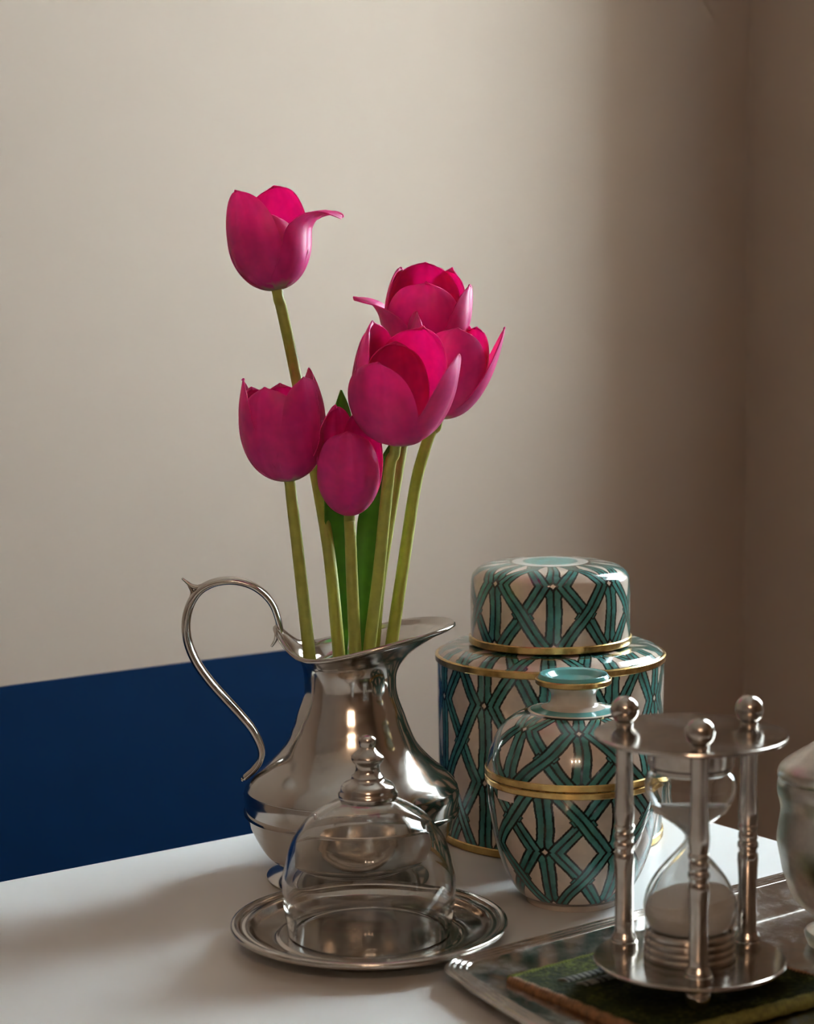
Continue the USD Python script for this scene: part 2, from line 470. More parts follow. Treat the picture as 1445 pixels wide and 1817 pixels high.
def painted(p, c, color, step=0.0006, n=900):
    """A turned dense shell with a colour from color(theta, arc length, radius, height)."""
    p = chain(p, step)
    seg = np.concatenate([[0], np.cumsum(np.linalg.norm(np.diff(p, axis=0), axis=1))])
    th = np.arange(n) * 2 * np.pi / n
    v, f = lathe(p, c, n)
    # angle measured from the side that faces the camera, growing to the picture's right
    base = math.atan2(-FWD[1], -FWD[0])
    T = np.broadcast_to(np.mod(th - base + np.pi, 2 * np.pi) - np.pi, (len(p), n))
    S = np.broadcast_to(seg[:, None], T.shape)
    R = np.broadcast_to(p[:, :1], T.shape)
    Z = np.broadcast_to(p[:, 1:], T.shape)
    return (v, f), color(T, S, R, Z).reshape(-1, 3)


def build_canister():
    G = at(977, 1476)
    c = thing("ginger_jar", "tall cylindrical ginger jar with green lattice, gilt bands and drum-shaped lid, rearmost on the table", "jar", G)
    P = prof(G, [(1476, 194), (1163, 201), (1152, 199), (1139, 142), (1134, 141), (1036, 141), (1012, 133), (1001, 112), (996, 66), (995, 0)])
    (R0, z0), (R1, z1), (R2, z2), (R3, z3), (Rl, zl) = P[:5]
    R0 = R1 * 0.985
    body = [(0, 0), (R0 - 0.002, 0), (R0, 0.002), (R1, z1), (R1 - 0.001, z1 + 0.003), (R2 - 0.004, z1 + 0.006), ((R2 + R3) / 2, z1 + 0.0085), (R3 - 0.004, z3 - 0.0005), (R3 - 0.015, z3), (0, z3)]
    zt = z1 + 0.003

    def col(T, S, R, Z):
        x = T / (2 * np.pi) * 11 + 0.155
        h = 1.17
        w = 2 * np.pi * R1 / 11
        zz = np.where(R < R1 - 0.0012, zt + (R1 - R) * (Z > z1), Z)
        y = (zz - height(G, 1220)) / (w * h)
        return lattice(x, y, h)

    m, t = painted(body, G, col, n=1100)
    b = put("body", m, GLAZE, c, smooth=True, tint=t)
    put("shoulder_band", lathe(band(R1 - 0.003, R1 + 0.0012, z1 - 0.0022, z1 + 0.0028, 0.0008), G, 160), BRASS, b, label="gilt band round the shoulder")
    put("base_band", lathe(band(R0 - 0.003, R0 + 0.001, 0.0005, 0.0058), G, 160), BRASS, b, label="gilt band round the foot")
    # lid
    lid = [(0, z3 + 0.0005), (Rl - 0.001, z3 + 0.0005), (Rl, z3 + 0.0015)]
    top = P[5:]
    lid += [tuple(q) for q in spline(np.vstack([[Rl, z3 + 0.0015], top[:4], [0.6 * top[3][0], top[3][1] + 0.0002], [0, top[3][1]]]), 16)[1:]]

    def cold(T, S, R, Z):
        x = T / (2 * np.pi) * 8 + 0.03
        h = 0.95
        w = 2 * np.pi * Rl / 8
        s0 = S[np.argmin(np.abs(Z[:, 0] - height(G, 1021)) + (R[:, 0] < 0.5 * Rl))][0]
        o = lattice(x, (S - s0) / (w * h), h)
        rr = R / top[3][0]
        hi = Z > z3 + 0.02
        o[hi & (rr < 1.08)] = BLACK
        o[hi & (rr < 1.03)] = (0.70, 0.66, 0.58)
        o[hi & (rr < 0.74)] = AQUA
        return o

    m, t = painted(lid, G, cold, n=1000)
    ld = put("lid", m, GLAZE, c, smooth=True, tint=t)
    put("lid_band", lathe(band(Rl - 0.003, Rl + 0.0012, z3 + 0.0006, z3 + 0.0056), G, 140), BRASS, ld, label="gilt band round the lid's edge")


build_canister()


def build_round_jar():
    G = at(1018, 1594)
    c = thing("round_ginger_jar", "low rounded ginger jar with green lattice, gilt belt and flared finial, behind the hourglass", "jar", G)
    P = prof(G, [(1594, 84), (1583, 88), (1572, 102), (1540, 121), (1499, 136), (1458, 145), (1420, 151), (1382, 154), (1370, 154)])
    P2 = prof(G, [(1370, 153.5), (1357, 154), (1328, 148), (1290, 130), (1268, 103), (1259, 82), (1256, 70), (1252, 52), (1247, 43), (1236, 40), (1226, 42), (1216, 50), (1211, 62)])
    zb = P[-1][1]
    low = np.vstack([[(0, 0), (P[0][0] - 0.004, 0)], [P[0]], [(P[1][0] - 0.0012, P[1][1])], spline(P[1:], 10), [(P[-1][0] - 0.01, zb), (0, zb)]])
    zf = P[1][1]

    def col(T, S, R, Z):
        x = T / (2 * np.pi) * 7 + 0.47
        h = 0.91
        w = 2 * np.pi * 0.88 * P[-2][0] / 7
        s0 = S[np.argmin(np.abs(Z[:, 0] - height(G, 1477)) + (R[:, 0] < 0.5 * P[-1][0]))][0]
        o = lattice(x, (S - s0) / (w * h), h)
        o[Z < zf + 0.0022] = BLACK
        o[Z < zf - 0.0002] = (0.66, 0.58, 0.50)
        return o

    m, t = painted(low, G, col, n=1000)
    b = put("body", m, GLAZE, c, smooth=True, tint=t)
    R = P[-2][0]
    z13, z14 = height(G, 1382), height(G, 1357)
    put("body_band", lathe(band(R - 0.004, R + 0.0012, z13, zb - 0.0002), G, 140), BRASS, b, label="lower gilt belt")
    put("price_sticker", sticker(G, R + 0.0006, height(G, 1397), z13 - 0.0002, -1.08, -0.80), PAPER, b, label="small pale paper sticker below the belt")
    up = np.vstack([[(0, zb + 0.0003), (P2[0][0] - 0.004, zb + 0.0003)], spline(P2, 10)])
    rr = prof(G, [(1211, 66), (1201, 66), (1196, 60)])
    up = np.vstack([up, [(rr[0][0] - 0.001, rr[0][1])], [(rr[1][0] - 0.0008, rr[1][1])], [(rr[2][0], rr[2][1] + 0.0005)], [(rr[2][0] * 0.84, rr[2][1] - 0.0002)], [(rr[2][0] * 0.68, rr[2][1] - 0.003)], [(rr[2][0] * 0.4, rr[2][1] - 0.005)], [(0, rr[2][1] - 0.0055)]])
    zr, zg = height(G, 1258), rr[1][1]
    r82 = P2[5][0]

    def colu(T, S, R_, Z):
        x = T / (2 * np.pi) * 7 + 0.98
        h = 0.80
        w = 2 * np.pi * 0.88 * R / 7
        s0 = S[np.argmin(np.abs(Z[:, 0] - height(G, 1277)) + (R_[:, 0] < 0.5 * R))][0]
        o = lattice(x, (S - s0) / (w * h), h)
        top = Z > height(G, 1264)
        o[top & (R_ < r82 * 1.06)] = BLACK
        o[top & (R_ < r82 * 0.99)] = (0.70, 0.64, 0.56)
        o[top & (R_ < r82 * 0.93) & (R_ > r82 * 0.70)] = AQUA
        o[Z > zg - 0.0035] = AQUA
        return o

    m, t = painted(up, G, colu, n=1000)
    ld = put("lid", m, GLAZE, c, smooth=True, tint=t)
    put("lid_band", lathe(band(R - 0.004, R + 0.0012, zb + 0.0002, z14), G, 140), BRASS, ld, label="upper gilt belt on the lid's edge")
    put("finial_band", lathe(band(rr[0][0] - 0.003, rr[0][0] + 0.0006, rr[0][1] - 0.0004, rr[1][1] - 0.0002), G, 96), BRASS, ld, label="gilt edge of the flared finial")


def sticker(G, r, z0, z1, t0, t1):
    base = math.atan2(-FWD[1], -FWD[0])
    P = np.zeros((3, 10, 3))
    for i, z in enumerate(np.linspace(z0, z1, 3)):
        for j, a in enumerate(np.linspace(t0, t1, 10)):
            P[i, j] = G + (r * math.cos(base + a), r * math.sin(base + a), z)
    return sheet(P[:, ::-1], 0.0003)[0]


build_round_jar()

# ------------------------------------------------------------------ pitcher
GP = at(626, 1555)
DP = float(GP[:2] @ FWD[:2])


def build_pitcher():
    c = thing("pitcher", "tall pewter pitcher with a wavy spouted rim and looping handle, holding the tulips", "pitcher", GP)
    P = prof(GP, [(1553, 150), (1549, 152), (1544, 140), (1538, 118), (1533, 100), (1527, 104), (1518, 136), (1508, 152), (1486, 167), (1458, 181), (1440, 186.5), (1438, 191), (1433, 191), (1430, 187.5), (1414, 190), (1404, 191), (1396, 188.5), (1392, 187), (1375, 173),
                  (1352, 146), (1322, 119), (1290, 104), (1266, 95.5), (1240, 86), (1221, 82), (1200, 82), (1184, 85), (1172, 91), (1162, 102), (1155, 112), (1152, 118)])
    foot = np.vstack([[(0, 0.002), (P[0][0] - 0.012, 0.002), (P[0][0] - 0.01, 0), (P[0][0] - 0.002, 0)], P[:4], spline(P[3:10], 8)[1:], P[10:16]])
    out = np.vstack([foot, spline(P[16:], 10)])
    k = len(out)
    rim_r, rim_z = P[-1]
    th = 0.0030
    inn = spline(P[18:], 10)[::-1].copy()
    inn[:, 0] -= th
    inn[0] = (rim_r - 0.0024, rim_z + 0.0016)
    lip = [(rim_r + 0.0011, rim_z + 0.0001), (rim_r + 0.0017, rim_z + 0.0011), (rim_r + 0.0014, rim_z + 0.0022), (rim_r + 0.0004, rim_z + 0.0029), (rim_r - 0.0010, rim_z + 0.0028)]
    pr = np.vstack([out, lip, inn, [(0.02, inn[-1][1] - 0.02), (0, inn[-1][1] - 0.021)]])
    n = 160
    v, f = lathe(pr, np.zeros(3), n)
    v = v.reshape(len(pr), n, 3)
    # the rim is pulled out and up into a spout on the right and rises again at the handle
    ang = np.arctan2(v[..., 1], v[..., 0])
    sp = math.atan2(RGT[1], RGT[0])
    a = np.mod(ang - sp + np.pi, 2 * np.pi) - np.pi
    zn = height(GP, 1205)
    w = np.clip((v[..., 2] - zn) / (rim_z - zn), 0, 1.05)
    px = ((GP + ZUP * rim_z - EYE) @ _F) / FPX
    from scipy.interpolate import CubicSpline
    az = np.radians([0, 38, 90, 118, 145, 180])
    rim_dr = CubicSpline(az, np.array([58, 36, 4, 2, 2, 12.0]), bc_type="clamped")(np.abs(a)) * px
    dz = CubicSpline(az, np.array([37, 30, 4, -6, 0, 33.0]), bc_type="clamped")(np.abs(a)) * px
    rad = np.hypot(v[..., 0], v[..., 1])
    sc = (rad + rim_dr * w**2.4 * (rad > 0.02)) / np.maximum(rad, 1e-6)
    v[..., 0] *= sc
    v[..., 1] *= sc
    v[..., 2] += dz * w**1.7
    put("body", (v.reshape(-1, 3) + GP, f), PEWTER, c, smooth=50)
    # handle: a flat strap in the upright plane of spout and axis
    line = [(499, 1124), (494, 1100), (485, 1075), (470, 1055), (447, 1039), (420, 1031), (395, 1031), (372, 1037), (352, 1050), (338, 1072), (331, 1098), (331, 1125), (338, 1152), (352, 1180), (374, 1210), (400, 1239), (424, 1265), (445, 1290), (459, 1315), (464, 1335), (460, 1352), (450, 1366), (440, 1375), (429, 1384)]
    q = spline([pt(x, y, DP) for x, y in line], 6)
    u = np.linspace(0, 1, len(q))
    rad = 0.0019 + 0.0009 * np.sin(np.pi * np.clip(u * 1.0, 0, 1)) - 0.0007 * (u > 0.985)
    put("handle", tube(q, rad, 14, flat=2.3, side=FWD), PEWTER, c, smooth=True)
    sp_ = spline([pt(x, y, DP) for x, y in ((372, 1037), (354, 1042), (342, 1040), (333, 1034), (323, 1026))], 5)
    put("thumb_rest", tube(sp_, np.linspace(0.0022, 0.0006, len(sp_)), 12, flat=1.6, side=FWD), PEWTER, c, smooth=True)
    wb = spline([pt(x, y, DP) for x, y in ((333, 1082), (338, 1066), (341, 1051), (335, 1037))], 5)
    put("thumb_rest_root", tube(wb, np.linspace(0.0016, 0.0010, len(wb)), 12, flat=1.6, side=FWD), PEWTER, c, smooth=True)
    dn = spline([pt(x, y, DP) for x, y in ((495, 1106), (492, 1124), (489, 1136), (482, 1147))], 5)
    put("handle_tail", tube(dn, np.linspace(0.0022, 0.0008, len(dn)), 12, flat=1.5, side=FWD), PEWTER, c, smooth=True)


build_pitcher()

# ------------------------------------------------------------------ tulips
PINK, DEEP, PALE = np.array((0.90, 0.06, 0.43)), np.array((0.80, 0.022, 0.28)), np.array((0.62, 0.50, 0.34))


def bez(p, t):
    p = np.asarray(p, float)
    t = t[:, None]
    return (1 - t)**3 * p[0] + 3 * (1 - t)**2 * t * p[1] + 3 * (1 - t) * t**2 * p[2] + t**3 * p[3]


def petal(L, R, Wd, tip=0.8, belly=1.0, curl=0.0, az=0.0, seed=0, roll=0.0, point=0.0, twist=0.0):
    """A petal in the flower's frame (x right, y away from the viewer, z along the axis): az 0 faces the viewer, 90 the right."""
    n, m = 34, 19
    t = 0.5 - 0.5 * np.cos(np.pi * np.linspace(0.04, 1, n))
    t = (t - t[0]) / (1 - t[0])
    c = bez([(0.003, 0.0), (R * 0.92 * belly, 0.045 * L), (R * 1.24 * belly, 0.52 * L), (R * tip, L)], t)
    if curl:
        seg = np.diff(c, axis=0)
        th = curl * np.clip((t[1:] - 0.66) / 0.34, 0, 1) ** 1.1
        seg = np.stack([seg[:, 0] * np.cos(th) + seg[:, 1] * np.sin(th), -seg[:, 0] * np.sin(th) + seg[:, 1] * np.cos(th)], 1)
        c = np.vstack([c[:1], c[0] + np.cumsum(seg, axis=0)])
    q = np.linspace(-1, 1, m)
    xx = np.where(t > 0.47, (t - 0.47) / 0.53, (0.47 - t) / 0.58)
    wid = Wd * np.clip(1 - np.abs(xx)**np.where(t > 0.47, 2.5, 2.1), 0, 1)**0.5 * (1 - 0.5 * point * np.clip((t - 0.5) / 0.5, 0, 1))
    wid = np.maximum(np.minimum(wid, 1.45 * c[:, 0]), 0.004 * Wd)
    g = meshkit.noise(np.stack([np.repeat(t[:, None], m, 1) * 4, np.repeat(q[None], n, 0) * 2, np.full((n, m), seed * 3.7)], -1), seed) - 0.5
    P = np.zeros((n, m, 3))
    a0 = math.radians(az)
    for i in range(n):
        re = max(c[i, 0], 0.62 * R * min(1.0, 0.25 + t[i] / 0.35)) * (1 + roll * t[i])
        ang = q * wid[i] / re
        rr = c[i, 0] - re + re * 1.0
        # wrapped about the axis, then carried out to the radius
        off = np.cos(ang) * re + (c[i, 0] - re)
        lat = np.sin(ang) * re
        off = off - 0.0012 * np.exp(-(q / 0.12) ** 2) * np.sin(np.pi * t[i]) + 0.0022 * g[i] * t[i]
        az_ = a0 + twist * t[i]
        fr = np.array([math.sin(az_), -math.cos(az_)])
        sd = np.array([math.cos(az_), math.sin(az_)])
        P[i, :, 0] = fr[0] * off + sd[0] * lat
        P[i, :, 1] = fr[1] * off + sd[1] * lat
        P[i, :, 2] = c[i, 1] - 0.03 * L * t[i]**6 * (q**2) + 0.0015 * g[i] * t[i]**2
    (V, F), idx = sheet(P, 0.0007)
    T = np.repeat(t[:, None], m, 1).ravel()[idx]
    Q = np.repeat(q[None], n, 0).ravel()[idx]
    N = meshkit.noise(np.stack([Q * 9, T * 1.2, np.full(len(T), seed)], -1), 3)
    base = np.clip((0.13 + 0.10 * N - T) / 0.12, 0, 1)[:, None]
    k = (0.25 + 0.5 * N)[:, None]
    col = (PINK * (1 - k) + DEEP * k)
    veil = np.clip(0.5 - T, 0, 1)[:, None] * 0.10
    col = col * (1 - veil) + np.array((0.55, 0.30, 0.36)) * veil
    col = col * (1 - base) + PALE * base
    return (V, F), col


def tulip(label, base, top, depth, toward, L, R, petals, stem, leaf=None, stem_r=0.0034):
    """base, top: where the head's axis starts and points to in the picture; depth in metres from the viewer; toward: lean to the viewer; stem: (px, py, depth offset) from the head down."""
    B = pt(base[0], base[1], depth)
    T = pt(top[0], top[1], depth - toward)
    ax = (T - B) / np.linalg.norm(T - B)
    ey = FWD - (FWD @ ax) * ax
    ey /= np.linalg.norm(ey)
    ex = np.cross(ey, ax)
    Rm = np.stack([ex, ey, ax], 1)
    down = [pt(x, y, depth + o) for x, y, o in stem]
    c = thing("tulip", label, "flower", down[-1], "pink tulips in the pitcher")
    for k, q in enumerate(petals):
        q = dict(q)
        l, w = q.pop("l", 1.0), q.pop("w", 1.0)
        (V, F), col = petal(L * l, R * q.pop("r", 1.0), R * 0.92 * w, seed=k + int(base[0]), **q)
        put("petal", (V @ Rm.T + B, F), PETAL, c, smooth=True, tint=col)
    line = spline([B + ax * 0.004, B - ax * 0.006] + down, 8)
    u = np.linspace(0, 1, len(line))
    rad = stem_r * (0.95 + 0.25 * u)
    rad[:6] = stem_r * np.linspace(1.15, 0.97, 6)
    V, F = tube(line, rad, 14)
    nn = meshkit.fbm(V * 40, 3, 2)[:, None]
    uu = np.concatenate([np.repeat(u, 14), [0, 1]])[:, None]
    col = np.array((0.50, 0.50, 0.10)) * (1 - nn * 0.5) + np.array((0.30, 0.36, 0.07)) * nn * 0.5
    put("stem", (V, F), STEM, c, smooth=True, tint=col)
    for lf in leaf or ():
        put("leaf", *leaf_mesh(depth, **lf), parent=c, smooth=True) if False else leaf_put(c, depth, **lf)
    return c


def leaf_put(c, depth, line, widths, face=0.0, fold=0.35):
    ctr = spline([pt(x, y, depth + o) for x, y, o in line], 10)
    n, m = len(ctr), 11
    ww = np.interp(np.linspace(0, 1, n), np.linspace(0, 1, len(widths)), widths)
    side = RGT * math.cos(face) + FWD * math.sin(face)
    q = np.linspace(-1, 1, m)
    P = np.zeros((n, m, 3))
    for i in range(n):
        tt = ctr[min(i + 1, n - 1)] - ctr[max(i - 1, 0)]
        tt /= np.linalg.norm(tt)
        s = side - (side @ tt) * tt
        s /= np.linalg.norm(s)
        nrm = np.cross(tt, s)
        P[i] = ctr[i] + np.outer(q * ww[i], s) + np.outer(fold * ww[i] * q**2, nrm) * (-1)
    (V, F), idx = sheet(P, 0.0009)
    Q = np.repeat(q[None], n, 0).ravel()[idx][:, None]
    st = 0.5 + 0.5 * np.sin(Q * 26)
    col = np.array((0.085, 0.30, 0.016)) * (0.85 + 0.15 * st)
    put("leaf", (V, F), STEM, c, smooth=True, tint=col)


def P_(az, **k):
    return dict(az=az, **k)


tulip("highest pink tulip, leaning left, with one petal tip curled outwards to the right", (492, 514), (463, 338), DP + 0.005, -0.004, 0.061, 0.0255,
      [P_(215, l=0.97), P_(262, l=0.85, w=0.9, r=0.9), P_(15, l=0.72, tip=0.6, r=0.85, w=0.8), P_(155, l=1.06, tip=0.7, w=1.3), P_(76, l=0.96, tip=0.86, curl=2.7, w=1.05, point=0.15), P_(-48, l=1.01, w=1.28, tip=0.74)],
      [(500, 548, 0.004), (520, 640, 0.014), (536, 720, 0.022), (562, 850, 0.020), (584, 980, 0.009), (600, 1140, 0.0), (606, 1230, 0.0)])
tulip("pink tulip on the left just below the highest one, closed cup on its own stem", (514, 852), (493, 680), DP - 0.012, 0.004, 0.063, 0.0262,
      [P_(180, l=0.9), P_(235, l=0.92), P_(-90, l=1.03, w=1.05, tip=0.78), P_(108, l=1.05, tip=0.78, w=0.9), P_(52, l=1.0, tip=0.80, w=1.05), P_(-18, l=0.95, w=1.08, tip=0.80)],
      [(519, 895, 0), (528, 970, 0), (538, 1060, 0), (548, 1150, 0.004), (556, 1230, 0.008)])
tulip("lowest and smallest pink tulip, seen face on with one rounded petal in front", (620, 907), (618, 768), DP - 0.016, 0.022, 0.047, 0.0205,
      [P_(208, l=1.38, w=0.8, tip=0.8), P_(140, l=1.34, w=1.1, tip=0.8), P_(268, l=0.8, w=0.8, r=0.8), P_(98, l=0.85, w=0.8, r=0.85), P_(50, l=0.75, w=0.7, r=0.8), P_(0, l=1.32, w=1.30, tip=0.66)],
      [(622, 950, 0.0), (625, 1030, 0.003), (630, 1140, 0.006), (634, 1230, 0.012)])
tulip("wide open pink tulip in front on the right, the largest bloom of the bunch", (702, 788), (718, 600), DP - 0.040, 0.010, 0.066, 0.0290,
      [P_(195, l=0.88, r=0.86, tip=0.7), P_(240, l=1.0, tip=0.8), P_(150, l=1.04, w=1.3, tip=0.72), P_(-108, l=1.08, w=1.3, tip=0.70), P_(72, l=0.90, w=0.95, tip=1.15, point=0.2), P_(-30, l=0.80, w=1.05, tip=0.95)],
      [(695, 815, 0.002), (690, 845, 0.005), (682, 920, 0.013), (672, 1020, 0.023), (657, 1140, 0.034), (648, 1230, 0.043)])
tulip("pink tulip at the right edge of the bunch, half hidden behind the largest bloom", (777, 741), (804, 570), DP + 0.028, 0.004, 0.060, 0.0262,
      [P_(240, l=1.0), P_(130, l=0.98), P_(185, l=1.08, w=1.15), P_(-72, l=1.08, tip=0.95, w=0.9), P_(92, l=1.03, w=0.85, tip=1.22, point=0.3), P_(10, l=0.98, w=1.2, tip=0.75)],
      [(767, 762, 0.0), (755, 795, 0.0), (738, 860, -0.002), (718, 990, -0.008), (697, 1130, -0.012), (684, 1230, -0.018)])
tulip("splayed pink tulip at the back of the right-hand cluster, above the largest bloom", (748, 650), (762, 500), DP + 0.050, 0.006, 0.060, 0.0262,
      [P_(240, l=1.0), P_(190, l=1.07, w=1.4, tip=0.7), P_(140, l=1.03, w=0.9, tip=0.8), P_(-80, l=0.86, w=1.25, tip=1.12, curl=1.7), P_(75, l=0.92, w=1.0, tip=1.0), P_(-8, l=0.92, w=1.35, tip=0.72)],
      [(735, 700, -0.008), (720, 760, -0.03), (709, 820, -0.04), (690, 930, -0.045), (673, 1040, -0.045), (664, 1140, -0.04), (655, 1230, -0.035)],
      leaf=[dict(line=[(600, 1225, -0.03), (605, 1130, -0.03), (602, 1030, -0.03), (598, 920, -0.03), (600, 810, -0.03), (606, 735, -0.03), (606, 692, -0.03)], widths=[0.003, 0.0045, 0.0075, 0.0085, 0.009, 0.006, 0.0005], face=0.3),
            dict(line=[(640, 1225, -0.05), (646, 1120, -0.045), (650, 1030, -0.04), (660, 930, -0.035), (676, 850, -0.03), (692, 790, -0.03)], widths=[0.003, 0.0042, 0.0066, 0.0085, 0.007, 0.0005], face=-0.35)])

# ------------------------------------------------------------------ plate and glass cloche
GC = at(656, 1672)


def build_cloche():
    zr = 0.0125
    rim = 246 * ((GC + ZUP * zr - EYE) @ _F) / FPX
    c = thing("pewter_plate", "round pewter plate with a raised rolled rim, under the glass dome", "plate", GC)
    zw = 0.006
    rb = 0.0515
    pr = [(0, 0.0012), (rb - 0.004, 0.0012), (rb - 0.002, 0), (rb, 0.0), (rb + 0.003, 0.003), (rim * 0.86, 0.0065), (rim - 0.006, zr - 0.004), (rim - 0.0012, zr - 0.0025), (rim, zr - 0.001), (rim - 0.0004, zr + 0.0006), (rim - 0.002, zr + 0.0012),
          (rim - 0.0045, zr + 0.0004), (rim - 0.006, zr - 0.0008), (rim - 0.0085, zr - 0.0008), (rim - 0.0105, zr - 0.0014), (rim * 0.82, zr - 0.0045), (rb + 0.006, zw - 0.0007), (rb + 0.0015, zw - 0.0012), (rb - 0.001, zw - 0.0002), (rb - 0.006, zw), (0, zw)]
    pr = np.array(pr)
    put("plate_body", lathe(np.vstack([pr[:6], spline(pr[5:11], 6)[1:], spline(pr[10:19], 8)[1:], pr[19:]]), GC, 160), PEWTER, c, smooth=50)
    B = GC + ZUP * zw
    g = thing("glass_cloche", "clear glass dome with a turned pewter knob, standing on the round plate", "cloche", B)
    P = prof(GC, [(1653, 144), (1640, 146), (1600, 152), (1560, 154), (1537, 150), (1493, 138), (1466, 121), (1450, 107), (1434, 84), (1420, 57), (1415, 40), (1413, 8)])
    P[:, 1] -= P[0, 1] - zw
    o = spline(P, 8)
    t = np.gradient(o, axis=0)
    nrm = np.stack([t[:, 1], -t[:, 0]], 1)
    nrm /= np.linalg.norm(nrm, axis=1, keepdims=True)
    i = o - nrm * 0.0022
    i[:, 0] = np.maximum(i[:, 0], 0.0005)
    i[0] = (o[0, 0] - 0.0026, zw + 0.0001)
    o[0, 1] = zw + 0.0001
    ring = [(o[0, 0] - 0.0013, zw)]
    dome_ = np.vstack([[(0, o[-1, 1])], o[::-1], ring, i, [(0, i[-1, 1])]])
    put("glass_dome", lathe(dome_[::-1], GC, 128), GLASS, g, smooth=50)
    K = prof(GC, [(1420, 51), (1416, 53), (1411, 53), (1408, 50), (1404, 49), (1399, 48), (1393, 43), (1388, 32), (1384, 29), (1380, 29), (1376, 24), (1368, 21), (1360, 21.5), (1354, 27), (1350, 29), (1345, 29), (1340, 24), (1333, 16), (1329, 13.5), (1326, 14), (1321, 15.5), (1314, 15), (1309, 10), (1307, 0)])
    # the knob rests on the dome
    dz = np.interp(K[0, 0], o[::-1, 0], o[::-1, 1]) - K[0, 1]
    K[:, 1] += dz + 0.0006
    put("knob", lathe(np.vstack([[(0, K[0, 1])], K]), GC, 64), SOFT_PEWTER, g, smooth=50, label="turned pewter knob")


build_cloche()

# ------------------------------------------------------------------ tray, mat, hourglass and covered bowl
TRAY_A = math.radians(1.0)
TRAY_O = at(772, 1711, 0.010)
TL, TWD = 0.62, 0.40


def build_tray():
    ux = np.array([math.cos(TRAY_A), math.sin(TRAY_A), 0])
    uy = np.array([math.sin(TRAY_A), -math.cos(TRAY_A), 0])
    c0 = np.array([TRAY_O[0], TRAY_O[1], TZ])
    c = thing("serving_tray", "rectangular pewter tray with a reeded rim, under the hourglass and the covered bowl", "tray", c0 + ux * TL / 2 + uy * TWD / 2)

    def loop(inset, z, k=7):
        r = max(0.016 - inset * 0.25, 0.004)
        pts = []
        for cx, cy, a in ((inset + r, inset + r, np.pi), (TL - inset - r, inset + r, 1.5 * np.pi), (TL - inset - r, TWD - inset - r, 0), (inset + r, TWD - inset - r, 0.5 * np.pi)):
            for b in np.linspace(a, a + np.pi / 2, k):
                pts.append((cx + r * math.cos(b), cy + r * math.sin(b)))
        full = []
        for p, q in zip(pts, pts[1:] + pts[:1]):
            m = 14 if math.dist(p, q) > 0.05 else 1
            full += [(p[0] + (q[0] - p[0]) * i / m, p[1] + (q[1] - p[1]) * i / m) for i in range(m)]
        # the two short ends are bowed outwards
        out = []
        for x, y in full:
            bow = 0.030 * (1 - ((y - TWD / 2) / (TWD / 2)) ** 2)
            x += bow * ((x > TL / 2) * np.clip(1 - (TL - x) / 0.25, 0, 1) - (x <= TL / 2) * np.clip(1 - x / 0.25, 0, 1))
            out.append(c0 + ux * x + uy * y + ZUP * z)
        return np.array(out)

    rings = [(0.05, 0.0), (0.035, 0.0022), (0.006, 0.0075), (0.001, 0.0088), (0, 0.0100), (0.001, 0.0112), (0.0025, 0.0117)]
    for k in range(3):                                   # reeds
        b = 0.0025 + k * 0.0028
        rings += [(b + 0.0006, 0.0110 - 0.0003 * k), (b + 0.0014, 0.0118 - 0.0003 * k), (b + 0.0022, 0.0116 - 0.0003 * k), (b + 0.0028, 0.0108 - 0.0003 * k)]
    rings += [(0.0125, 0.0100), (0.030, 0.0072), (0.044, 0.0056), (0.0465, 0.0048), (0.049, 0.0040), (0.055, 0.0036)]
    L = [loop(i, z) for i, z in rings]
    n = len(L[0])
    V = np.vstack(L + [L[-1].mean(0)[None], L[0].mean(0)[None]])
    F = tri(quads(len(L), n, True))
    j = np.arange(n)
    k = (j + 1) % n
    e = (len(L) - 1) * n
    F = np.vstack([F, np.stack([e + j, e + k, np.full(n, len(V) - 2)], 1), np.stack([k, j, np.full(n, len(V) - 1)], 1)])
    put("tray_body", (V, F), TRAY_METAL, c, smooth=35)


DULL_PEWTER = metal("dull_pewter", (0.60, 0.56, 0.51), 0.26, 0.36, 25.0, 0.05, 30.0)
TRAY_METAL = metal("worn_pewter", (0.60, 0.57, 0.53), 0.12, 0.26, 50.0, 0.035, 80.0)
build_tray()
MZ0, MZ1 = 0.0045, 0.0115


